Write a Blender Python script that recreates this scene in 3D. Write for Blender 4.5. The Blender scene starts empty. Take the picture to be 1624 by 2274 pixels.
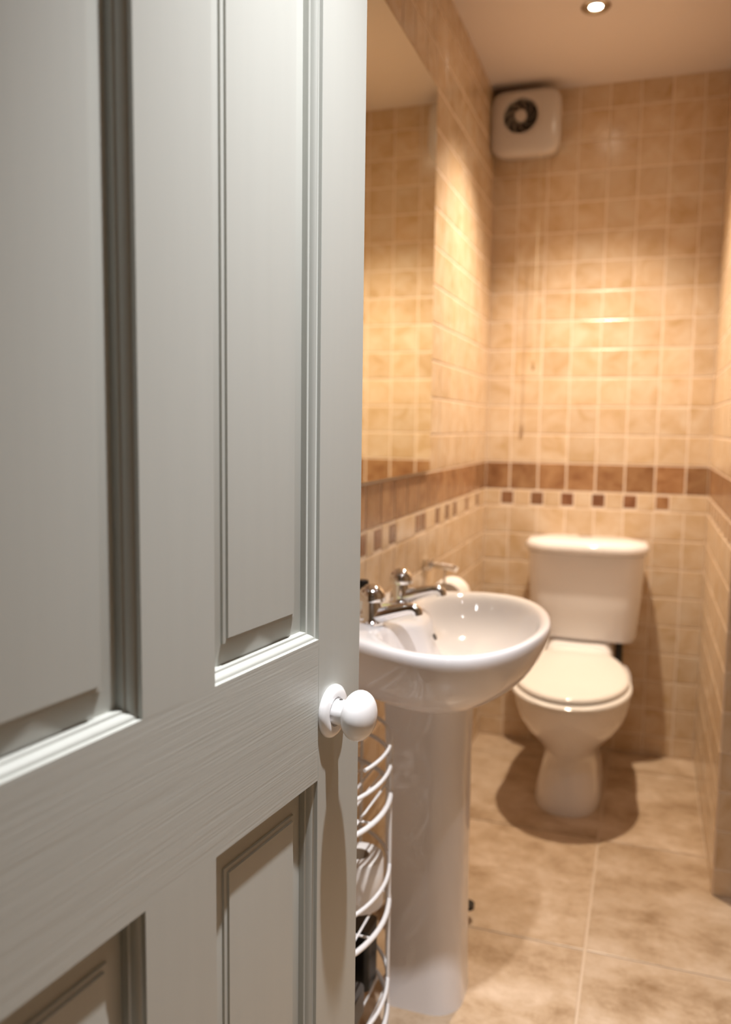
import bpy, bmesh, math, random
from mathutils import Vector, Matrix
random.seed(7)
PI = math.pi
scene = bpy.context.scene
COL = scene.collection

# ------------------------------------------------------------------ camera
FPX = 1840.1
YAW, PITCH, ROLL = -0.3260, 0.1030, 0.0130
CAM = Vector((0.559, -3.029, 1.151))
fwd = Vector((math.sin(YAW)*math.cos(PITCH), math.cos(YAW)*math.cos(PITCH), -math.sin(PITCH)))
right0 = Vector((math.cos(YAW), -math.sin(YAW), 0))
up0 = right0.cross(fwd)
right = math.cos(ROLL)*right0 + math.sin(ROLL)*up0
up = -math.sin(ROLL)*right0 + math.cos(ROLL)*up0
cd = bpy.data.cameras.new('camera')
cam = bpy.data.objects.new('camera', cd)
COL.objects.link(cam)
M = Matrix((right, up, -fwd)).transposed().to_4x4()
M.translation = CAM
cam.matrix_world = M
cd.sensor_fit = 'VERTICAL'
cd.sensor_height = 36.0
cd.sensor_width = 36.0*1624/2274
cd.lens = FPX/2274*36.0
cd.clip_start = 0.02
cd.dof.use_dof = True
cd.dof.focus_distance = 0.975
cd.dof.aperture_fstop = 3.1
scene.camera = cam

# ------------------------------------------------------------------ world, exposure
w = bpy.data.worlds.new('world'); scene.world = w; w.use_nodes = True
bg = w.node_tree.nodes['Background']
bg.inputs[0].default_value = (1.0, 0.96, 0.9, 1); bg.inputs[1].default_value = 0.05
vs = scene.view_settings
vs.view_transform = 'Standard'; vs.look = 'None'; vs.gamma = 1.0; vs.use_curve_mapping = False
vs.exposure = 0.20

# ------------------------------------------------------------------ room numbers
W, H = 0.762, 2.312          # narrow part of the room
RET_Y = -0.895               # where the room widens
XR = 1.42                    # right wall of the wide part
YF = -2.78                   # front wall (door wall), inner face
WARM = (1.0, 0.835, 0.65)
NEUT = (0.97, 0.975, 1.0)
#           x      y    beam, spill watt  colour
LIGHTS = [(0.37, -0.54, 128, 1.2, WARM),
          (0.482, -2.255, 168, 2.5, NEUT),
          (1.06, -1.75, 26, 2.5, NEUT),
          (0.62, -3.45, 1.5, 0.4, NEUT),
          (0.10, -3.75, 1.5, 0.4, NEUT),
          (1.10, -3.75, 1.5, 0.4, WARM)]

# ------------------------------------------------------------------ helpers
def mesh_obj(name, verts, faces, mat=None, parent=None, smooth=True, angle=40):
    me = bpy.data.meshes.new(name)
    me.from_pydata([tuple(v) for v in verts], [], faces)
    bm = bmesh.new(); bm.from_mesh(me)
    bmesh.ops.recalc_face_normals(bm, faces=bm.faces)
    bm.to_mesh(me); bm.free()
    finish(me, smooth, angle)
    return link(name, me, mat, parent)

def finish(me, smooth=True, angle=40):
    me.polygons.foreach_set('use_smooth', [smooth]*len(me.polygons))
    if smooth and angle < 180:
        me.set_sharp_from_angle(angle=math.radians(angle))
    me.update()

def link(name, me, mat=None, parent=None):
    o = bpy.data.objects.new(name, me)
    COL.objects.link(o)
    if mat is not None and len(me.materials) == 0:
        me.materials.append(mat)
    if parent is not None:
        o.parent = parent
    return o

def empty(name, loc=(0, 0, 0), rz=0.0):
    o = bpy.data.objects.new(name, None); COL.objects.link(o)
    o.empty_display_size = 0.05
    o.location = loc; o.rotation_euler = (0, 0, rz)
    return o

def tag(o, label, cat, group=None, kind=None):
    o['label'] = label; o['category'] = cat
    if group: o['group'] = group
    if kind: o['kind'] = kind
    return o

class MB:
    """collects shapes for one mesh"""
    def __init__(s): s.v = []; s.f = []
    def add(s, vs, fs):
        b = len(s.v); s.v += [Vector(v) for v in vs]; s.f += [tuple(i+b for i in f) for f in fs]; return s
    def box(s, x0, x1, y0, y1, z0, z1):
        return s.add([(x0,y0,z0),(x1,y0,z0),(x1,y1,z0),(x0,y1,z0),(x0,y0,z1),(x1,y0,z1),(x1,y1,z1),(x0,y1,z1)],
                     [(0,3,2,1),(4,5,6,7),(0,1,5,4),(1,2,6,5),(2,3,7,6),(3,0,4,7)])
    def rings(s, rs, close=True, cap0=True, cap1=True):
        n = len(rs[0]); vs = [p for r in rs for p in r]; fs = []
        for k in range(len(rs)-1):
            for i in range(n if close else n-1):
                j = (i+1) % n
                fs.append((k*n+i, k*n+j, (k+1)*n+j, (k+1)*n+i))
        if cap0: fs.append(tuple(range(n))[::-1])
        if cap1: fs.append(tuple((len(rs)-1)*n+i for i in range(n)))
        return s.add(vs, fs)
    def tube(s, path, r, n=8, caps=True, closed=False):
        path = [Vector(p) for p in path]; m = len(path)
        rr = r if isinstance(r, (list, tuple)) else [r]*m
        rs = []; prev = None
        for i, p in enumerate(path):
            if closed: t = path[(i+1) % m]-path[i-1]
            else: t = path[min(i+1, m-1)]-path[max(i-1, 0)]
            t.normalize()
            if prev is None:
                a = Vector((0, 0, 1)) if abs(t.z) < 0.9 else Vector((1, 0, 0))
                u = t.cross(a).normalized()
            else:
                u = (prev - t*prev.dot(t)).normalized()
            prev = u; q = t.cross(u)
            rs.append([p + rr[i]*(math.cos(2*PI*k/n)*u + math.sin(2*PI*k/n)*q) for k in range(n)])
        if closed: rs.append(rs[0])
        return s.rings(rs, True, caps and not closed, caps and not closed)
    def lathe(s, prof, origin=(0,0,0), axis='Z', n=32, cap0=True, cap1=True):
        o = Vector(origin); rs = []
        for r, h in prof:
            ring = []
            for k in range(n):
                c, q = r*math.cos(2*PI*k/n), r*math.sin(2*PI*k/n)
                d = {'Z': (c, q, h), 'Y': (q, h, c), 'X': (h, c, q)}[axis]
                ring.append(o + Vector(d))
            rs.append(ring)
        return s.rings(rs, True, cap0, cap1)
    def build(s, name, mat, parent=None, smooth=True, angle=40):
        return mesh_obj(name, s.v, s.f, mat, parent, smooth, angle)

def bevel(o, width, seg=2):
    m = o.modifiers.new('bevel', 'BEVEL'); m.width = width; m.segments = seg; m.limit_method = 'ANGLE'; m.angle_limit = math.radians(35)
    return o
def subsurf(o, lv=2):
    m = o.modifiers.new('subsurf', 'SUBSURF'); m.levels = lv; m.render_levels = lv
    return o

def catmull(pts, per=8, closed=True):
    out = []; n = len(pts)
    for i in range(n if closed else n-1):
        p = [Vector(pts[(i+k-1) % n]) if closed else Vector(pts[max(0, min(n-1, i+k-1))]) for k in range(4)]
        for k in range(per):
            t = k/per
            out.append(0.5*((2*p[1]) + (p[2]-p[0])*t + (2*p[0]-5*p[1]+4*p[2]-p[3])*t*t + (3*p[1]-p[0]-3*p[2]+p[3])*t*t*t))
    if not closed: out.append(Vector(pts[-1]))
    return out

# ------------------------------------------------------------------ materials
def new_mat(name):
    m = bpy.data.materials.new(name); m.use_nodes = True
    nt = m.node_tree
    return m, nt, nt.nodes['Principled BSDF']
def plain(name, col, rough=0.5, metal=0.0, coat=0.0, spec=0.5):
    m, nt, b = new_mat(name)
    b.inputs['Base Color'].default_value = (*col, 1); b.inputs['Roughness'].default_value = rough
    b.inputs['Metallic'].default_value = metal; b.inputs['Coat Weight'].default_value = coat
    b.inputs['Coat Roughness'].default_value = 0.04; b.inputs['Specular IOR Level'].default_value = spec
    return m
def node(nt, t, **k):
    n = nt.nodes.new(t)
    for a, v in k.items(): setattr(n, a, v)
    return n
def mottled(name, c_dark, c_mid, c_light, scale, rough, vary=0.12, bump=0.0, spec=0.5, stretch=(1, 1, 1), per_object=True, detail=5, distortion=0.6, nrough=0.6):
    """stone-like clouding, shifted and tinted for each object"""
    m, nt, b = new_mat(name); L = nt.links
    tc = node(nt, 'ShaderNodeTexCoord'); oi = node(nt, 'ShaderNodeObjectInfo')
    mp = node(nt, 'ShaderNodeMapping'); mp.inputs['Scale'].default_value = stretch
    L.new(tc.outputs['Object'], mp.inputs['Vector'])
    sc = node(nt, 'ShaderNodeVectorMath', operation='SCALE'); sc.inputs[0].default_value = (37.3, 91.7, 53.1)
    L.new(oi.outputs['Random'], sc.inputs['Scale'])
    ad = node(nt, 'ShaderNodeVectorMath', operation='ADD')
    L.new(mp.outputs[0], ad.inputs[0]); L.new(sc.outputs[0], ad.inputs[1])
    n1 = node(nt, 'ShaderNodeTexNoise'); n1.inputs['Scale'].default_value = scale
    n1.inputs['Detail'].default_value = detail; n1.inputs['Roughness'].default_value = nrough; n1.inputs['Distortion'].default_value = distortion
    L.new(ad.outputs[0], n1.inputs['Vector'])
    cr = node(nt, 'ShaderNodeValToRGB')
    e = cr.color_ramp.elements
    e[0].position = 0.30; e[0].color = (*c_dark, 1); e[1].position = 0.72; e[1].color = (*c_light, 1)
    x = e.new(0.48); x.color = (*c_mid, 1)
    L.new(n1.outputs['Fac'], cr.inputs[0])
    hv = node(nt, 'ShaderNodeHueSaturation')
    mr = node(nt, 'ShaderNodeMapRange'); mr.inputs[3].default_value = 1-vary; mr.inputs[4].default_value = 1+vary
    L.new(oi.outputs['Random'], mr.inputs[0]); L.new(mr.outputs[0], hv.inputs['Value'])
    L.new(cr.outputs[0], hv.inputs['Color'])
    L.new(hv.outputs[0], b.inputs['Base Color'])
    b.inputs['Roughness'].default_value = rough; b.inputs['Specular IOR Level'].default_value = spec
    if bump:
        bp = node(nt, 'ShaderNodeBump'); bp.inputs['Strength'].default_value = bump; bp.inputs['Distance'].default_value = 0.002
        L.new(n1.outputs['Fac'], bp.inputs['Height']); L.new(bp.outputs[0], b.inputs['Normal'])
    return m
def paint(name, col, axis):
    """satin door paint with brush strokes along one axis and a few specks"""
    m, nt, b = new_mat(name); L = nt.links
    tc = node(nt, 'ShaderNodeTexCoord'); mp = node(nt, 'ShaderNodeMapping')
    s = [420, 420, 420]; s[axis] = 9
    mp.inputs['Scale'].default_value = s
    L.new(tc.outputs['Object'], mp.inputs['Vector'])
    n1 = node(nt, 'ShaderNodeTexNoise'); n1.inputs['Scale'].default_value = 1.0; n1.inputs['Detail'].default_value = 3
    L.new(mp.outputs[0], n1.inputs['Vector'])
    mp2 = node(nt, 'ShaderNodeMapping'); s2 = [70, 70, 70]; s2[axis] = 3.0
    mp2.inputs['Scale'].default_value = s2
    L.new(tc.outputs['Object'], mp2.inputs['Vector'])
    n2 = node(nt, 'ShaderNodeTexNoise'); n2.inputs['Scale'].default_value = 1.0; n2.inputs['Detail'].default_value = 2
    L.new(mp2.outputs[0], n2.inputs['Vector'])
    mx = node(nt, 'ShaderNodeMix', data_type='FLOAT'); mx.inputs[0].default_value = 0.5
    L.new(n1.outputs['Fac'], mx.inputs[2]); L.new(n2.outputs['Fac'], mx.inputs[3])
    bp = node(nt, 'ShaderNodeBump'); bp.inputs['Strength'].default_value = 0.50 if axis == 0 else 0.05; bp.inputs['Distance'].default_value = 0.0009
    L.new(mx.outputs[0], bp.inputs['Height']); L.new(bp.outputs[0], b.inputs['Normal'])
    cr = node(nt, 'ShaderNodeValToRGB'); e = cr.color_ramp.elements
    e[0].position = 0.25; e[0].color = (col[0]*0.985, col[1]*0.985, col[2]*0.985, 1); e[1].position = 0.75; e[1].color = (col[0]*1.012, col[1]*1.012, col[2]*1.012, 1)
    L.new(n2.outputs['Fac'], cr.inputs[0]); L.new(cr.outputs[0], b.inputs['Base Color'])
    b.inputs['Roughness'].default_value = 0.36; b.inputs['Specular IOR Level'].default_value = 0.45
    return m
def emit(name, col, strength):
    m, nt, b = new_mat(name)
    b.inputs['Base Color'].default_value = (0, 0, 0, 1)
    b.inputs['Emission Color'].default_value = (*col, 1); b.inputs['Emission Strength'].default_value = strength
    return m

SAGE = (0.486, 0.494, 0.455)
M_tile = mottled('cream_tile', (0.57, 0.40, 0.225), (0.66, 0.495, 0.33), (0.73, 0.60, 0.455), 13, 0.22, 0.05)
M_brown = mottled('brown_tile', (0.22, 0.10, 0.045), (0.33, 0.175, 0.085), (0.45, 0.27, 0.14), 14, 0.24, 0.16)
M_mosaic = mottled('mosaic_brown', (0.17, 0.07, 0.035), (0.24, 0.115, 0.06), (0.31, 0.17, 0.09), 20, 0.25, 0.22)
M_grout = mottled('grout', (0.76, 0.63, 0.50), (0.80, 0.67, 0.55), (0.83, 0.71, 0.60), 30, 0.8, 0.0)
M_floor = mottled('travertine_floor_tile', (0.27, 0.165, 0.085), (0.48, 0.345, 0.225), (0.70, 0.56, 0.43), 6.5, 0.30, 0.05, stretch=(0.9, 1.2, 1), detail=12, distortion=0.12, nrough=0.74)
M_fgrout = plain('floor_grout', (0.60, 0.46, 0.33), 0.8)
M_ceil = plain('ceiling_paint', (0.80, 0.72, 0.68), 0.7)
M_wallp = plain('plaster_wall', (0.50, 0.36, 0.22), 0.6)
M_hall = plain('hall_wall_paint', (0.33, 0.28, 0.23), 0.6)
M_porc = plain('white_porcelain', (0.84, 0.81, 0.81), 0.055)
M_seat = plain('white_plastic_seat', (0.87, 0.84, 0.80), 0.10)
M_fanp = plain('fan_white_plastic', (0.62, 0.57, 0.54), 0.18)
M_fand = plain('fan_dark_plastic', (0.10, 0.085, 0.075), 0.4)
M_chrome = plain('chrome', (0.84, 0.84, 0.85), 0.07, metal=1.0)
M_trimring = plain('satin_chrome', (0.55, 0.52, 0.48), 0.25, metal=1.0)
M_mirror = plain('mirror_glass', (0.88, 0.88, 0.76), 0.0, metal=1.0)
M_medge = plain('mirror_edge', (0.50, 0.40, 0.28), 0.2)
M_knob = plain('white_ceramic_knob', (0.87, 0.86, 0.86), 0.14, coat=0.4)
M_wire = plain('white_coated_wire', (0.85, 0.83, 0.82), 0.3)
M_black = plain('black_plastic', (0.012, 0.011, 0.010), 0.35)
M_paper = plain('toilet_paper', (0.86, 0.82, 0.78), 0.9, spec=0.1)
M_card = plain('cardboard_core', (0.36, 0.26, 0.17), 0.9, spec=0.1)
M_soap = plain('green_soap', (0.62, 0.70, 0.36), 0.35)
M_bottle = plain('clear_bottle_plastic', (0.72, 0.70, 0.62), 0.15)
M_cord = plain('white_cord', (0.70, 0.60, 0.45), 0.6)
M_cordend = plain('cord_toggle', (0.40, 0.27, 0.14), 0.4)
M_pv = paint('sage_paint_vertical', SAGE, 2)
M_ph = paint('sage_paint_horizontal', SAGE, 0)
M_frame = plain('door_frame_paint', (0.60, 0.60, 0.56), 0.4)

# ------------------------------------------------------------------ setting: shell
def slab(name, x0, x1, y0, y1, z0, z1, mat, label, cat):
    o = MB().box(x0, x1, y0, y1, z0, z1).build(name, mat, smooth=False)
    return tag(o, label, cat, kind='structure')

T = 0.10
floor = slab('floor', -0.9, XR+0.3, -4.5, T, -0.10, -0.0026, M_fgrout, 'beige stone-effect tiled floor of the small washroom', 'floor')
ceiling = slab('ceiling', -0.9, XR+0.3, -4.5, T, H, H+0.1, M_ceil, 'plain smooth ceiling with recessed downlights', 'ceiling')
wall_back = slab('wall_back', -T, W+T, 0.0, T, -0.10, H+0.1, M_grout, 'cream tiled wall behind the toilet with a brown tile border', 'wall')
wall_left = slab('wall_left', -T, 0.0, YF-T, 0.0, -0.10, H+0.1, M_grout, 'cream tiled wall carrying the mirror and the washbasin', 'wall')
wall_right = slab('wall_right', W, XR+T, RET_Y, 0.0, -0.10, H+0.1, M_grout, 'cream tiled wall at the right edge beside the toilet', 'wall')
wall_side = slab('wall_side', XR, XR+T, YF-T, RET_Y, -0.10, H+0.1, M_wallp, 'plain beige wall of the wider part of the room', 'wall')
DX0, DX1, DTOP = 0.125, 0.845, 1.995
wf = MB().box(0.0, DX0, YF-T, YF, -0.1, H+0.1).box(DX1, XR, YF-T, YF, -0.1, H+0.1).box(DX0, DX1, YF-T, YF, DTOP, H+0.1)
wall_front = tag(wf.build('wall_front', plain('brown_front_wall', (0.30, 0.22, 0.14), 0.6), smooth=False), 'beige wall around the doorway', 'wall', kind='structure')
slab('wall_hall_left', -0.9, -0.8, -4.5, YF-T, -0.1, H+0.1, M_hall, 'pale hall wall left of the doorway', 'wall')
slab('wall_hall_right', XR+0.2, XR+0.3, -4.5, YF-T, -0.1, H+0.1, M_hall, 'pale hall wall right of the doorway', 'wall')
slab('wall_hall_back', -0.8, XR+0.2, -4.5, -4.4, -0.1, H+0.1, M_hall, 'pale hall wall opposite the doorway', 'wall')
slab('wall_hall_front', -0.8, -T, YF-T-0.001, YF-0.02, -0.1, H+0.1, M_hall, 'pale hall wall beside the door hinge', 'wall')
jm = MB().box(DX0-0.0, DX0+0.006, YF-T-0.012, YF+0.004, 0, DTOP).box(DX1-0.02, DX1, YF-T-0.012, YF+0.004, 0, DTOP).box(DX0, DX1, YF-T-0.012, YF+0.004, DTOP-0.012, DTOP)
tag(jm.build('trim_1', M_frame, smooth=False), 'painted timber lining of the doorway', 'door frame', kind='structure')

# ------------------------------------------------------------------ tiles (shared meshes)
TT = 0.0013
_cache = {}
def tile_mesh(a, b, mat):
    """tile lying in local xy, proud along +z; a x b, bevelled edge"""
    key = (round(a, 3), round(b, 3), mat.name)
    if key in _cache: return _cache[key]
    bv = min(0.0016, a*0.2, b*0.2)
    vs = []
    for e, z in ((0, -0.001), (0, TT-0.0007), (bv, TT)):
        vs += [(-a/2+e, -b/2+e, z), (a/2-e, -b/2+e, z), (a/2-e, b/2-e, z), (-a/2+e, b/2-e, z)]
    fs = [(8, 9, 10, 11)]
    for k in (0, 4):
        for i in range(4):
            j = (i+1) % 4
            fs.append((k+i, k+j, k+4+j, k+4+i))
    me = bpy.data.meshes.new('tile'); me.from_pydata(vs, [], fs); me.update(); me.materials.append(mat)
    _cache[key] = me
    return me
# wall frames: maps (u, v) on the wall to world, outward normal
FR = {'back': (Vector((1, 0, 0)), Vector((0, 0, 1)), Vector((0, 0, 0))),
      'left': (Vector((0, 1, 0)), Vector((0, 0, 1)), Vector((0, 0, 0))),
      'right': (Vector((0, -1, 0)), Vector((0, 0, 1)), Vector((W, 0, 0))),
      'return': (Vector((1, 0, 0)), Vector((0, 0, 1)), Vector((0, RET_Y, 0)))}
def tile_obj(name, frame, u0, u1, v0, v1, mat, parent, stuff=None, G=0.0052):
    a, b = u1-u0-G, v1-v0-G
    if a < 0.006 or b < 0.006: return
    eu, ev, o = FR[frame]; n = eu.cross(ev)
    c = o + eu*(u0+u1)/2 + ev*(v0+v1)/2
    if stuff is not None:
        me = tile_mesh(a, b, mat); off = len(stuff.v)
        stuff.v += [c + eu*q.co.x + ev*q.co.y + n*q.co.z for q in me.vertices]
        stuff.f += [tuple(i+off for i in p.vertices) for p in me.polygons]
        return
    ob = link(name, tile_mesh(a, b, mat), None, parent)
    m = Matrix((eu, ev, n)).transposed().to_4x4()
    q = 0.0 if frame == 'floor' else 0.004
    tw = Matrix.Rotation(random.uniform(-q, q), 4, 'X') @ Matrix.Rotation(random.uniform(-q, q), 4, 'Y')
    ob.matrix_world = Matrix.Translation(c) @ m @ tw
    return ob
ROWS = [0.0] + [0.07+0.1*i for i in range(9)]            # .07 ... .87
UP = [1.03+0.1*i for i in range(13)] + [H]               # 1.03 ... 2.23, ceiling
def rows():
    out = [(ROWS[i], ROWS[i+1]) for i in range(len(ROWS)-1)]
    out += [(UP[i], UP[i+1]) for i in range(len(UP)-1)]
    return out
def lay(frame, cols, parent, squares, skip=None, stuff_test=None):
    st = MB(); stb = MB()
    for i in range(len(cols)-1):
        u0, u1 = cols[i], cols[i+1]
        for v0, v1 in rows():
            if skip and skip((u0+u1)/2, (v0+v1)/2): continue
            far = stuff_test and stuff_test((u0+u1)/2, (v0+v1)/2)
            tile_obj('tile', frame, u0, u1, v0, v1, M_tile, parent, st if far else None)
        far = stuff_test and stuff_test((u0+u1)/2, 0.98)
        tile_obj('border_tile', frame, u0, u1, 0.93, 1.03, M_brown, parent, stb if far else None)
    # strip of small squares with cream fillers
    u = cols[0]
    for a, b in squares + [(cols[-1], None)]:
        if a-u > 0.012:
            far = stuff_test and stuff_test((u+a)/2, 0.90)
            tile_obj('filler_tile', frame, u, a, 0.87, 0.93, M_tile, parent, st if far else None)
        if b is None: break
        far = stuff_test and stuff_test((a+b)/2, 0.90)
        tile_obj('mosaic_tile', frame, a, b, 0.876, 0.9255, M_brown if (frame == 'back' and a > 0.58) else M_mosaic, parent, stb if far else None, G=0.005)
        u = b
    if st.v:
        o = st.build('tile_field', M_tile, parent, smooth=False); o['kind'] = 'stuff'
    if stb.v:
        o = stb.build('border_tile_field', M_brown, parent, smooth=False); o['kind'] = 'stuff'

bsq = [(0.058+0.107*i, 0.106+0.107*i) for i in range(6)]
lay('back', [0.0, 0.089, 0.19, 0.29, 0.39, 0.489, 0.589, 0.688, W], wall_back, bsq)
MIR_Y, MIR_Z0, MIR_Z1, MIR_Y2 = -0.872, 1.034, 2.018, -1.95
lcols = [-(0.1006+0.1064*i) for i in range(25)][::-1]
lcols = [YF] + [c for c in lcols if c > YF+0.02] + [0.0]
lsq = sorted([(-1.316, -1.262), (-1.203, -1.150), (-0.972, -0.925), (-0.921, -0.872), (-0.760, -0.712), (-0.639, -0.590), (-0.535, -0.484), (-0.354, -0.306), (-0.176, -0.126)]
             + [(-1.42-0.107*i, -1.372-0.107*i) for i in range(12)])
lay('left', lcols, wall_left, lsq,
    skip=lambda u, v: (MIR_Y2+0.03 < u < MIR_Y-0.06 and MIR_Z0+0.03 < v < MIR_Z1-0.06),
    stuff_test=lambda u, v: u < -1.52 or (u < -0.95 and v < 0.42))
rcols = [0.0] + [0.085+0.1*i for i in range(8)] + [-RET_Y]
lay('right', rcols, wall_right, [(0.05+0.107*i, 0.098+0.107*i) for i in range(8)])
lay('return', [W, W+0.1, W+0.2, W+0.3, W+0.4, W+0.5, W+0.6, XR], wall_right, [(W+0.05+0.107*i, W+0.098+0.107*i) for i in range(5)],
    stuff_test=lambda u, v: u > W+0.12)
# floor tiles
fx = [-0.05-0.53*2, -0.05-0.53, -0.05, 0.478, 1.008, 1.538, XR+0.3]
fy = [-4.4, -3.88, -3.35, -2.82, -2.29, -1.76, -1.23, -0.70, -0.17, 0.0]
FRF = (Vector((1, 0, 0)), Vector((0, 1, 0)), Vector((0, 0, -TT)))
FR['floor'] = FRF
for i in range(len(fx)-1):
    for j in range(len(fy)-1):
        x0, x1, y0, y1 = fx[i], fx[i+1], fy[j], fy[j+1]
        if y0 < -2.9: x0, x1 = max(x0, -0.8), min(x1, XR+0.2)
        elif y0 > RET_Y-0.2 and y1 > -0.75: x0, x1 = max(x0, 0.0), min(x1, W)
        else: x0, x1 = max(x0, 0.0), min(x1, XR)
        if x1-x0 < 0.02: continue
        tile_obj('floor_tile', 'floor', x0, x1, y0, y1, M_floor, floor, G=0.006)

# ------------------------------------------------------------------ mirror
mr = empty('wall_mirror', (0, MIR_Y, MIR_Z0))
o = MB().box(0.0040, 0.0095, MIR_Y2-MIR_Y, 0, 0, MIR_Z1-MIR_Z0).build('backing', M_medge, mr, smooth=False)
e = 0.0022
o = MB().box(0.0097, 0.0105, MIR_Y2-MIR_Y+e, -e, e, MIR_Z1-MIR_Z0-e).build('mirror_glass', M_mirror, mr, smooth=False)
tag(mr, 'large frameless mirror on the left wall above the brown border', 'mirror')

# ------------------------------------------------------------------ downlights
def downlight(x, y, beam, spill, colour, label):
    r = empty('ceiling_downlight', (x, y, H))
    MB().lathe([(0.0178, 0.0), (0.0178, -0.0022), (0.0290, -0.0068), (0.0365, -0.0068), (0.0405, -0.003), (0.0405, 0.0)], n=36, cap0=False, cap1=False).build('trim_ring', M_trimring, r)
    MB().lathe([(0.0176, -0.0018), (0.0176, -0.0008)], n=32).build('lamp_face', emit('lamp_glow_%d' % len(bpy.data.materials), colour, 60.0), r, smooth=False)
    for nm, watt, cone, bl in (('beam', beam, 100 if y > -1 else 68, 1.0), ('spill', spill, 160, 0.7)):
        ld = bpy.data.lights.new(nm, 'SPOT'); ld.energy = watt; ld.color = colour
        ld.spot_size = math.radians(cone); ld.spot_blend = bl; ld.shadow_soft_size = 0.020
        lo = bpy.data.objects.new(nm, ld); COL.objects.link(lo); lo.parent = r; lo.location = (0, 0, -0.012)
    tag(r, label, 'downlight', 'recessed ceiling downlights')
    return r
DL = ['lit recessed downlight in the ceiling in front of the extractor fan',
      'recessed downlight in the ceiling above the door knob',
      'recessed downlight over the wider part of the room',
      'recessed downlight in the hall ceiling straight outside the door',
      'recessed downlight in the hall ceiling left of the doorway',
      'recessed downlight in the hall ceiling right of the doorway']
for (x, y, p, q, c), lb in zip(LIGHTS, DL): downlight(x, y, p, q, c, lb)

# ------------------------------------------------------------------ door
PHI = 0.132
ed = Vector((-math.sin(PHI), -math.cos(PHI), 0))
door = empty('door_1', (0.230, -2.072, 0), math.atan2(ed.y, ed.x))
tag(door, 'sage green painted panelled door standing open in the foreground', 'door', kind='structure')
DT = 0.040
DWID, DZ0, DZ1 = 0.694, 0.008, 1.985
S0, S1, S2, S3 = 0.104, 0.298, 0.396, 0.590
ZB, ZL0, ZL1, ZT = 0.225, 0.744, 0.910, 1.870
def dbox(name, s0, s1, z0, z1, mat):
    o = MB().box(s0, s1, -DT, 0, z0, z1).build(name, mat, door, smooth=False)
    return o
bevel(dbox('stile', 0, S0, DZ0, DZ1, M_pv), 0.0012)
dbox('stile', S3, DWID, DZ0, DZ1, M_pv)
dbox('top_rail', S0, S3, ZT, DZ1, M_ph)
dbox('lock_rail', S0, S3, ZL0, ZL1, M_ph)
dbox('bottom_rail', S0, S3, DZ0, ZB, M_ph)
dbox('muntin', S1, S2, ZL1, ZT, M_pv)
dbox('muntin', S1, S2, ZB, ZL0, M_pv)
# moulding profile: inset from the opening edge, depth below the face
MPROF = [(0.0000, 0.0002), (0.0006, 0.0040), (0.0020, 0.0044), (0.0033, 0.0052), (0.0045, 0.0066), (0.0055, 0.0086), (0.0060, 0.0108),
         (0.0063, 0.0116), (0.0082, 0.0122), (0.0086, 0.0128), (0.0089, 0.0198)]
PPROF = [(0.0080, 0.0195), (0.0305, 0.0158), (0.0312, 0.0136), (0.0355, 0.0132), (0.0363, 0.0110), (0.0400, 0.0108)]
def frame_rings(prof, s0, s1, z0, z1):
    return [[Vector((s0+w_, -d, z0+w_)), Vector((s1-w_, -d, z0+w_)), Vector((s1-w_, -d, z1-w_)), Vector((s0+w_, -d, z1-w_))] for w_, d in prof]
for s0, s1 in ((S0, S1), (S2, S3)):
    for z0, z1 in ((ZL1, ZT), (ZB, ZL0)):
        mo = MB().rings(frame_rings(MPROF, s0, s1, z0, z1), True, False, False).build('panel_moulding', M_pv, door, angle=30)
        m = MB().rings(frame_rings(PPROF, s0, s1, z0, z1), True, False, True)
        pn = m.build('raised_panel', M_pv, door, angle=15)
        m = MB().box(s0-0.004, s1+0.004, -DT+0.012, -0.0202, z0-0.004, z1+0.004)
        m.build('panel_back', M_pv, door, smooth=False)
# knob: head is the part, rose and neck are its pieces
KS, KZ = 0.0735, 0.818
M_screw = plain('dark_screw', (0.2, 0.19, 0.18), 0.4, metal=1.0)
def door_knob(y0, sg):
    hp = []
    for i in range(17):
        a = PI*i/16
        hp.append((max(0.0004, 0.0295*math.sin(a)**0.92), sg*(0.0370 - (0.0190 if a > PI/2 else 0.0185)*math.cos(a))))
    knob = MB().lathe(hp, (KS, y0, KZ), 'Y', 40).build('door_knob', M_knob, door, angle=60)
    rp = [(0.0305, 0.0), (0.0315, 0.0022), (0.0308, 0.0052), (0.0270, 0.0082), (0.0215, 0.0088), (0.0175, 0.0080), (0.0172, 0.0040)]
    MB().lathe([(r, sg*h) for r, h in rp], (KS, y0, KZ), 'Y', 48, cap0=False, cap1=True).build('rose', M_knob, knob, angle=50)
    np_ = [(0.0150, 0.004), (0.0150, 0.0150), (0.0140, 0.020), (0.0140, 0.030)]
    MB().lathe([(r, sg*h) for r, h in np_], (KS, y0, KZ), 'Y', 36).build('neck', M_knob, knob, angle=60)
    MB().lathe([(0.0022, 0.0132), (0.0022, 0.0156)], (KS, y0+sg*0.0135, KZ), 'Z', 12).build('grub_screw', M_screw, knob)
door_knob(0.0, 1)
door_knob(-DT, -1)

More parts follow.
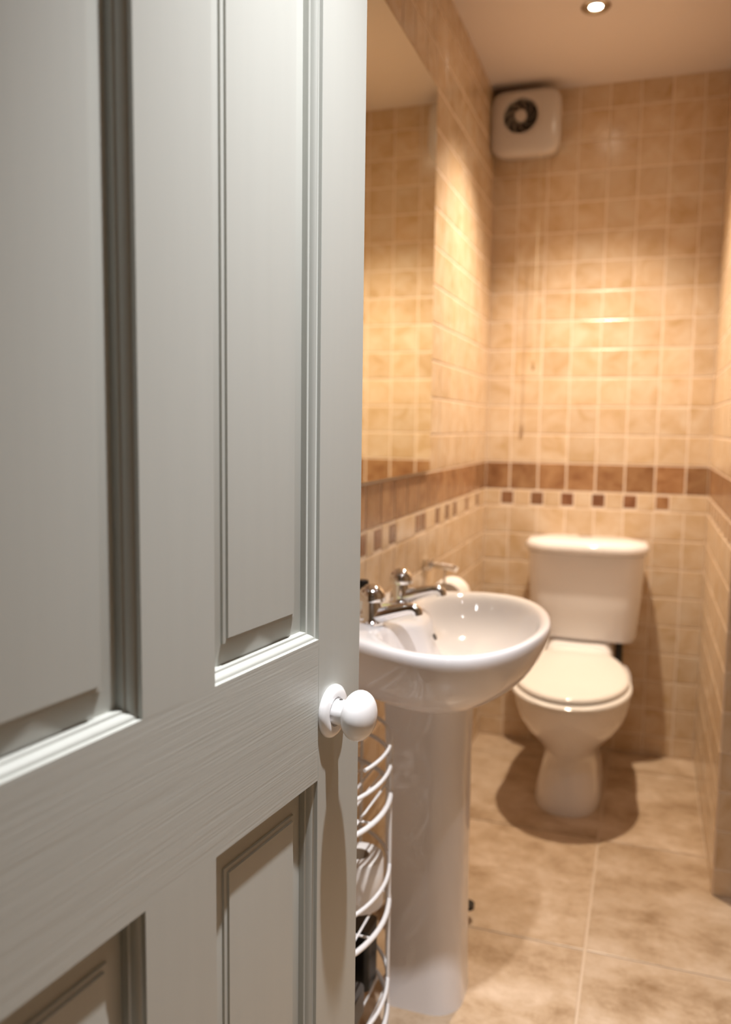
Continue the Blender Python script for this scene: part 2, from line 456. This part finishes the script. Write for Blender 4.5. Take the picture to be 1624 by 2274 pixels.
# ------------------------------------------------------------------ washbasin
BY = -1.487; RIM = 0.785
basin = empty('washbasin', (0, BY, 0))
tag(basin, 'white pedestal washbasin with two chrome taps below the mirror', 'washbasin')
def radial(points, c, n):
    dense = catmull([(x, y, 0) for x, y in points], 14)
    ang = sorted((math.atan2(p.y-c[1], p.x-c[0]), math.hypot(p.x-c[0], p.y-c[1])) for p in dense)
    out = []
    for k in range(n):
        t = -PI + 2*PI*(k+0.5)/n
        for i in range(len(ang)):
            a0, r0 = ang[i-1]; a1, r1 = ang[i]
            if i == 0: a0 -= 2*PI
            if a0 <= t <= a1:
                out.append((t, r0+(r1-r0)*(t-a0)/max(1e-9, a1-a0))); break
        else:
            a0, r0 = ang[-1]; a1, r1 = ang[0]; a1 += 2*PI
            out.append((t, r0+(r1-r0)*(t-a0)/max(1e-9, a1-a0)))
    return out
def sym(p): return p + [(x, -y) for x, y in p[::-1] if abs(y) > 1e-6]
BC = (0.235, 0.0)
outer = sym([(0.005, 0.0), (0.005, 0.09), (0.007, 0.165), (0.030, 0.205), (0.09, 0.232), (0.16, 0.264), (0.23, 0.283), (0.30, 0.268), (0.352, 0.212), (0.388, 0.120), (0.404, 0.0)])
inner = sym([(0.165, 0.0), (0.160, 0.05), (0.128, 0.10), (0.118, 0.150), (0.140, 0.200), (0.185, 0.238), (0.235, 0.252), (0.290, 0.238), (0.335, 0.190), (0.368, 0.108), (0.382, 0.0)])
NB = 72
ro, ri = radial(outer, BC, NB), radial(inner, BC, NB)
def ring_of(rad, s, z, shift=(0, 0), zf=None):
    return [Vector((BC[0]+shift[0]+s*r*math.cos(t), BC[1]+shift[1]+s*r*math.sin(t), z + (zf(r*s, t) if zf else 0))) for t, r in rad]
def mixr(f): return [(t, a+(b-a)*f) for (t, a), (_, b) in zip(ro, ri)]
deck = lambda r, t: 0.004*max(0.0, min(1.0, (0.17-(BC[0]+r*math.cos(t)))/0.08))
rs = [ring_of(ro, 0.34, 0.640, (-0.045, 0)), ring_of(ro, 0.46, 0.641, (-0.04, 0)), ring_of(ro, 0.60, 0.650, (-0.03, 0)), ring_of(ro, 0.74, 0.669, (-0.018, 0)),
      ring_of(ro, 0.86, 0.698, (-0.008, 0)), ring_of(ro, 0.945, 0.733, (-0.002, 0)), ring_of(ro, 0.985, 0.760), ring_of(ro, 0.998, 0.773), ring_of(ro, 0.990, 0.783, zf=deck),
      ring_of(mixr(0.25), 1, 0.786, zf=deck), ring_of(mixr(0.7), 1, 0.785, zf=deck), ring_of(mixr(0.95), 1, 0.782, zf=deck), ring_of(ri, 0.97, 0.774, (0.002, 0)), ring_of(ri, 0.93, 0.758, (0.003, 0)), ring_of(ri, 0.85, 0.728, (0.004, 0)),
      ring_of(ri, 0.70, 0.703, (0.005, 0)), ring_of(ri, 0.50, 0.687, (0.006, 0)), ring_of(ri, 0.28, 0.679, (0.008, 0)), ring_of(ri, 0.10, 0.675, (0.008, 0))]
for r in rs:
    for p in r: p.x = max(p.x, 0.005)
subsurf(MB().rings(rs, True, True, True).build('basin_bowl', M_porc, basin, angle=180), 1)
# pedestal: rounded at the room side, open toward the wall
def ped_outline(x0, x1, hw, r, z, n=7):
    pts = [(x0, -hw)]
    for k in range(n+1):
        a = -PI/2 + PI/2*k/n
        pts.append((x1-r+r*math.cos(a), -hw+r+r*math.sin(a)))
    for k in range(n+1):
        a = PI/2*k/n
        pts.append((x1-r+r*math.cos(a), hw-r+r*math.sin(a)))
    pts.append((x0, hw))
    return [Vector((x, y+0.027, z)) for x, y in pts]
ps = [(0.0, 0.112, 0.258, 0.085), (0.012, 0.113, 0.257, 0.0845), (0.10, 0.110, 0.254, 0.083), (0.30, 0.107, 0.252, 0.082), (0.50, 0.105, 0.251, 0.082), (0.60, 0.102, 0.253, 0.083), (0.648, 0.100, 0.258, 0.088)]
MB().rings([ped_outline(a, b, hw, 0.060, z) for z, a, b, hw in ps]).build('pedestal', M_porc, basin, angle=50)
MB().lathe([(0.021, 0.0), (0.021, 0.002), (0.016, 0.0035), (0.012, 0.002)], (0.243, 0, 0.675), 'Z', 24).build('drain', M_chrome, basin)
ov = MB().lathe([(0.0065, -0.002), (0.0065, 0.0012)], (0, 0, 0), 'X', 16).build('overflow_hole', M_fand, basin)
ov.location = (0.184, 0.0, 0.745); ov.rotation_euler = (0, math.radians(-28), 0)
def tap(dy):
    zb = 0.788
    b = MB().lathe([(0.024, 0.0), (0.024, 0.004), (0.0195, 0.008), (0.0185, 0.014), (0.0185, 0.036), (0.0175, 0.040), (0.0175, 0.043)], (0.090, dy, zb), 'Z', 28)
    body = b.build('tap', M_chrome, basin, angle=45)
    hd = MB().lathe([(0.0180, 0.0425), (0.0250, 0.044), (0.0258, 0.049), (0.0245, 0.057), (0.0200, 0.0655), (0.0120, 0.0715), (0.003, 0.0735)], (0.090, dy, zb), 'Z', 32)
    hd.build('tap_handle', M_chrome, body, angle=45)
    path = [(0.072, dy, zb+0.010), (0.090, dy, zb+0.012), (0.112, dy, zb+0.019), (0.138, dy, zb+0.027), (0.160, dy, zb+0.033), (0.170, dy, zb+0.0335), (0.1755, dy, zb+0.030), (0.177, dy, zb+0.023)]
    MB().tube(path, [0.015, 0.0170, 0.0150, 0.0125, 0.0110, 0.0105, 0.0105, 0.0105], 14).build('spout', M_chrome, body, angle=60)
tap(-0.110); tap(0.078)

# small things on the basin
bt = empty('soap_bottle', (0.045, BY-0.030, 0.7905))
MB().lathe([(0.018, 0.0), (0.0195, 0.003), (0.0195, 0.034), (0.014, 0.042), (0.009, 0.045)], n=24).build('bottle_body', M_bottle, bt)
MB().lathe([(0.0105, 0.044), (0.011, 0.046), (0.011, 0.060), (0.0095, 0.062)], n=20).build('cap', M_black, bt)
tag(bt, 'small bottle with a black cap behind the taps on the washbasin', 'bottle')
so = MB()
so.rings([[Vector((0.020*s*math.cos(a)*1.4, 0.020*s*math.sin(a), z)) for a in [2*PI*k/20 for k in range(20)]] for s, z in ((0.8, 0), (1.0, 0.003), (1.0, 0.008), (0.75, 0.012))])
sb = so.build('soap_bar', M_soap); sb.location = (0.088, BY-0.018, 0.7905)
tag(sb, 'small pale green soap bar between the two chrome taps', 'soap')

# ------------------------------------------------------------------ toilet
TX = 0.370
toilet = empty('toilet', (TX, 0, 0))
tag(toilet, 'white close-coupled toilet with its lid closed against the back wall', 'toilet')
def egg(hw, yf, yb, z, ym=None, nb=2.6, nf=2.0, n=56, wb=None):
    """outline: rounded front at yf, squarer back at yb, widest at ym"""
    if ym is None: ym = yf + 0.45*(yb-yf)
    out = []
    for k in range(n):
        t = 2*PI*(k+0.5)/n
        c, s = math.cos(t), math.sin(t)
        ex = 2.0/(nf if s < 0 else nb)
        x = hw*math.copysign(abs(c)**ex, c)
        if s < 0: y = ym + (ym-yf)*math.copysign(abs(s)**ex, s)
        else: y = ym + (yb-ym)*abs(s)**ex
        if wb is not None and s > 0:
            f = (y-ym)/(yb-ym); x *= 1-(1-wb)*f**1.5
        out.append(Vector((x, y, z)))
    return out
pan = [egg(0.100, -0.594, -0.16, 0.0, nb=4, nf=2.6), egg(0.102, -0.596, -0.16, 0.010, nb=4, nf=2.6), egg(0.096, -0.582, -0.15, 0.05, nb=4, nf=2.5), egg(0.085, -0.556, -0.14, 0.10, nb=4, nf=2.4),
       egg(0.081, -0.542, -0.12, 0.138, nb=4, nf=2.2), egg(0.092, -0.552, -0.10, 0.168, nb=4, nf=2.1), egg(0.120, -0.582, -0.09, 0.198, nb=4), egg(0.148, -0.622, -0.08, 0.232, nb=3.5), egg(0.165, -0.658, -0.07, 0.268, nb=3.2), egg(0.173, -0.682, -0.07, 0.305, nb=3.2),
       egg(0.176, -0.699, -0.06, 0.340, nb=3.2), egg(0.176, -0.704, -0.06, 0.355, nb=3.2), egg(0.172, -0.702, -0.06, 0.361, nb=3.2)]
pm = MB().rings(pan)
pm.build('pan', M_porc, toilet, angle=60)
pd = MB().rings([egg(0.110, -0.235, -0.02, 0.34, nb=6, nf=6), egg(0.110, -0.235, -0.02, 0.405, nb=6, nf=6), egg(0.104, -0.215, -0.02, 0.418, nb=6, nf=6), egg(0.10, -0.20, -0.02, 0.434, nb=6, nf=6)])
pd.build('cistern_shelf', M_porc, toilet, angle=50)
def tilt(rs_):
    for r in rs_:
        for p in r: p.z += 0.045*(p.y+0.72)
    return rs_
so = tilt([egg(0.174, -0.718, -0.215, 0.3615, wb=0.8), egg(0.180, -0.725, -0.212, 0.365, wb=0.8), egg(0.180, -0.725, -0.212, 0.372, wb=0.8), egg(0.176, -0.719, -0.215, 0.3765, wb=0.8)])
MB().rings(so).build('seat', M_seat, toilet, angle=50)
ld = tilt([egg(0.166, -0.700, -0.203, 0.3780, nb=3.0, wb=0.70), egg(0.171, -0.706, -0.200, 0.382, nb=3.0, wb=0.70), egg(0.171, -0.706, -0.200, 0.390, nb=3.0, wb=0.70), egg(0.167, -0.700, -0.203, 0.3950, nb=3.0, wb=0.70),
      egg(0.155, -0.680, -0.215, 0.3975, nb=3.0, wb=0.70), egg(0.06, -0.55, -0.33, 0.3990, nb=3.0, wb=0.70)])
MB().rings(ld).build('lid', M_seat, toilet, angle=50)
for sx in (-1, 1):
    MB().lathe([(0.010, -0.018), (0.011, -0.014), (0.011, 0.014), (0.010, 0.018)], (sx*0.07, -0.205, 0.408), 'X', 16).build('hinge', M_seat, toilet)
def rbox(hx, y0, y1, r, z, bow=0.0, n=6):
    pts = []
    for cx, cy, a0 in ((hx-r, y1-r, 0), (-hx+r, y1-r, PI/2), (-hx+r, y0+r, PI), (hx-r, y0+r, 1.5*PI)):
        for k in range(n+1):
            a = a0 + PI/2*k/n
            x, y = cx+r*math.cos(a), cy+r*math.sin(a)
            if y < (y0+y1)/2: y -= bow*(1-(x/hx)**2)
            pts.append(Vector((x, y, z)))
    # extra points on the bowed front
    front = [Vector((-hx+r+(2*hx-2*r)*k/8, y0-bow*(1-((-hx+r+(2*hx-2*r)*k/8)/hx)**2), z)) for k in range(1, 8)]
    return pts[:3*(n+1)] + front + pts[3*(n+1):]
cs = [rbox(0.150, -0.160, -0.02, 0.035, 0.4345, 0.008), rbox(0.166, -0.180, -0.018, 0.045, 0.440, 0.012), rbox(0.174, -0.190, -0.016, 0.050, 0.460, 0.016), rbox(0.184, -0.198, -0.014, 0.055, 0.58, 0.018),
      rbox(0.191, -0.203, -0.012, 0.055, 0.70, 0.018), rbox(0.192, -0.204, -0.012, 0.055, 0.735, 0.018)]
for r in cs:
    for p in r: p.x += 0.008
MB().rings(cs).build('cistern', M_porc, toilet, angle=50)
cl = [rbox(0.190, -0.205, -0.010, 0.06, 0.7355, 0.018), rbox(0.201, -0.220, -0.007, 0.085, 0.739, 0.022), rbox(0.204, -0.224, -0.006, 0.088, 0.750, 0.022), rbox(0.202, -0.221, -0.008, 0.086, 0.764, 0.022), rbox(0.192, -0.210, -0.014, 0.08, 0.775, 0.021), rbox(0.13, -0.160, -0.04, 0.05, 0.781, 0.010)]
for r in cl:
    for p in r: p.x += 0.008
MB().rings(cl).build('cistern_lid', M_porc, toilet, angle=50)
MB().lathe([(0.026, 0.0), (0.026, 0.005), (0.022, 0.008), (0.0215, 0.007), (0.012, 0.009), (0.003, 0.0095)], (0.000, -0.095, 0.7806), 'Z', 28).build('flush_button', M_chrome, toilet)
MB().tube([(0.128, -0.135, 0.330), (0.128, -0.135, 0.40), (0.128, -0.125, 0.436)], 0.013, 12).build('black_tube', M_black, toilet)  # short black tube filling the gap beside the cistern shelf

# ------------------------------------------------------------------ extractor fan
fan = empty('extractor_fan', (0.120, 0.0, 2.178))
tag(fan, 'white square extractor fan with a round grille high in the corner', 'extractor fan')
def pillow(hx, hz, y, n=64, ex=5.2, cx=0, cz=0):
    out = []
    for k in range(n):
        t = 2*PI*(k+0.5)/n; c, s = math.cos(t), math.sin(t)
        out.append(Vector((cx+hx*math.copysign(abs(c)**(2/ex), c), y, cz+hz*math.copysign(abs(s)**(2/ex), s))))
    return out
GX, GZ = -0.016, 0.022
def blend(f, y, rad=0.058):
    a = pillow(0.108, 0.100, y); b = pillow(rad, rad, y, ex=2, cx=GX, cz=GZ)
    return [p.lerp(q, f) for p, q in zip(a, b)]
fr = [pillow(0.104, 0.092, -0.004), pillow(0.110, 0.098, -0.012), pillow(0.116, 0.104, -0.060), pillow(0.119, 0.107, -0.090), pillow(0.117, 0.105, -0.101), pillow(0.108, 0.098, -0.108), blend(0.3, -0.111), blend(0.7, -0.112), blend(0.96, -0.1115),
      blend(1.0, -0.108), blend(1.0, -0.076, 0.056)]
MB().rings(fr, True, True, False).build('housing', M_fanp, fan, angle=50)
MB().lathe([(0.0555, -0.0765), (0.0555, -0.0745)], (GX, 0, GZ), 'Y', 36).build('grille_back', M_fand, fan)
for k in range(9):
    a0 = 2*PI*k/9; va = []; vb = []
    for j in range(6):
        r = 0.018+0.038*j/5; a = a0 + 0.95*j/5
        d = Vector((math.cos(a), 0, math.sin(a))); tn = Vector((-math.sin(a), 0, math.cos(a)))
        p = Vector((GX, 0, GZ)) + d*r
        va += [p + Vector((0, -0.098, 0)), p + Vector((0, -0.080, 0)) + tn*0.009]
    fs = [(2*j, 2*j+1, 2*j+3, 2*j+2) for j in range(5)]
    vo = mesh_obj('grille_vane', va, fs, plain('vane_grey', (0.30, 0.26, 0.22), 0.35) if k == 0 else bpy.data.materials['vane_grey'], fan)
    sm = vo.modifiers.new('thick', 'SOLIDIFY'); sm.thickness = 0.0016
MB().lathe([(0.019, -0.078), (0.020, -0.104), (0.018, -0.1075), (0.010, -0.109)], (GX, 0, GZ), 'Y', 28).build('grille_hub', M_fanp, fan)
cp = [(0.055, -0.105, -0.100), (0.055, -0.107, -0.30), (0.0545, -0.108, -0.60), (0.0535, -0.107, -0.800)]
MB().tube(cp, 0.0011, 6).build('pull_cord', M_cord, fan)
MB().lathe([(0.002, 0.018), (0.0046, 0.012), (0.0055, -0.006), (0.004, -0.014), (0.001, -0.016)], (0.0535, -0.107, -0.812), 'Z', 14).build('cord_toggle', M_cordend, fan)

# ------------------------------------------------------------------ roll holder on the left wall
hl = empty('toilet_roll_holder', (TT, -0.862, 0.70))
tag(hl, 'chrome toilet roll holder on the tiled wall beyond the washbasin', 'roll holder')
bevel(MB().box(0, 0.016, -0.028, 0.028, 0.066, 0.096).build('wall_plate', M_chrome, hl, smooth=False), 0.002)
MB().tube([(0.008, 0, 0.078), (0.040, -0.006, 0.080), (0.082, -0.018, 0.078), (0.090, -0.020, 0.074)], 0.0080, 12).build('arm', M_chrome, hl, angle=60)
MB().tube([(0.060, -0.024, 0.074), (0.060, -0.030, 0.040), (0.060, -0.030, 0.006), (0.060, -0.020, 0.0), (0.060, 0.090, 0.0)], 0.0035, 10).build('wire', M_chrome, hl, angle=60)
def roll(name, axis, r=0.047, h=0.098, core=0.019):
    e = empty(name)
    MB().lathe([(core+0.0008, 0.0), (r-0.003, 0.0), (r, 0.003), (r, h-0.004), (r-0.0012, h-0.0012), (r-0.004, h), (core+0.0008, h), (core+0.0008, 0.0)], (0, 0, 0), axis, 40, False, False).build('paper', M_paper, e, angle=45)
    MB().lathe([(core, 0.0005), (core+0.0006, 0.0005), (core+0.0006, h-0.0005), (core, h-0.0005), (core, 0.0005)], (0, 0, 0), axis, 28, False, False).build('cardboard_core', M_card, e, angle=45)
    return e
r0 = roll('toilet_roll', 'Y', 0.050, 0.095); r0.location = (TT+0.060, -0.862-0.012, 0.687)
tag(r0, 'toilet roll hanging from the chrome holder behind the washbasin', 'toilet roll')

# ------------------------------------------------------------------ white wire rack between door and pedestal
RX, RY, RAX, RAY = 0.012, -1.745, 0.153, 0.200
rack = empty('wire_rack', (RX, RY, 0))
tag(rack, 'white three-tier wire storage rack beside the washbasin pedestal', 'rack')
def dpath(z, k=1.0, n=36):
    arc = [(RAX*k*math.sin(PI*i/n), -RAY*k*math.cos(PI*i/n), z) for i in range(n+1)]
    back = [(0, RAY*k*(1-2*i/8), z) for i in range(1, 8)]
    return arc + back
TIERS = [(0.562, 0.503), (0.368, 0.302), (0.150, 0.098)]
for zr, zb in TIERS:
    MB().tube(dpath(zr), 0.0036, 8, closed=True).build('rim_hoop', M_wire, rack, angle=60)
    MB().tube(dpath(zb), 0.0046, 8, closed=True).build('base_hoop', M_wire, rack, angle=60)
    for i in range(6):
        x = 0.014+0.022*i
        yy = RAY*math.sqrt(max(0, 1-(x/RAX)**2))
        MB().tube([(x, -yy, zb), (x, yy, zb)], 0.0021, 6).build('slat', M_wire, rack, angle=60)
    MB().tube([(0.0, -0.04, zb-0.0035), (math.sqrt(1-(0.04/RAY)**2)*RAX, -0.04, zb-0.0035)], 0.0021, 6).build('cross_wire', M_wire, rack, angle=60)
for a in (18, 90-22+44, 162):
    t = math.radians(a); x, y = RAX*1.0*math.sin(t), -RAY*math.cos(t)
    MB().tube([(x, y, 0.0), (x, y, 0.600)], 0.0032, 8).build('upright', M_wire, rack, angle=60)
MB().tube([(RAX*math.sin(PI*i/24*0.62+PI*0.38), -RAY*math.cos(PI*i/24*0.62+PI*0.38), 0.603) for i in range(25)], 0.0032, 8).build('top_hoop', M_wire, rack, angle=60)
zt = TIERS[1][1]+0.005
r1 = roll('toilet_roll', 'Z', 0.0455, 0.090); r1.location = (0.106, -1.705, zt)
tag(r1, 'toilet roll standing on the middle tier of the wire rack, core showing', 'toilet roll')
r2 = roll('toilet_roll', 'Z', 0.0455, 0.090); r2.location = (0.068, -1.797, zt)
tag(r2, 'toilet roll on the middle tier of the wire rack, nearest the door', 'toilet roll')
bgm = MB().rings([rbox(0.036, -0.030, 0.030, 0.012, z, 0.0) for z in (0.0, 0.004, 0.112, 0.118)])
bag = bgm.build('black_box', M_black, angle=40); bag.location = (0.078, -1.632, TIERS[2][1]+0.006)
tag(bag, 'black box standing on the lowest tier of the wire rack', 'box')
bn = MB().rings([rbox(0.050, -0.050, 0.050, 0.014, z, 0.0) for z in (0.0, 0.003, 0.040, 0.046)])
tin = bn.build('dark_tin', plain('dark_grey_tin', (0.09, 0.075, 0.065), 0.35), angle=40); tin.location = (0.072, -1.748, TIERS[2][1]+0.006)
tag(tin, 'low dark grey tin on the lowest tier of the wire rack', 'tin')

# ------------------------------------------------------------------ black pedal behind the pedestal
bin_ = empty('pedal_bin', (0.115, -1.170, 0))
tag(bin_, 'small black pedal bin tucked behind the washbasin pedestal, only its pedal showing', 'bin')
MB().lathe([(0.070, 0.0), (0.074, 0.004), (0.078, 0.20), (0.080, 0.205)], n=40).build('bucket', M_black, bin_)
MB().lathe([(0.081, 0.206), (0.081, 0.218), (0.070, 0.232), (0.03, 0.240), (0.004, 0.241)], n=40).build('lid', M_black, bin_)
MB().rings([egg(0.020, -0.018, 0.018, z, 0.0, 2.2, 2.2, 24) for z in (0.0, 0.004, 0.010)]).build('pedal', M_black, bin_).location = (0.088, -0.030, 0.028)
MB().tube([(0.060, -0.022, 0.012), (0.078, -0.028, 0.014), (0.090, -0.030, 0.029)], 0.006, 8).build('pedal_lever', M_black, bin_)
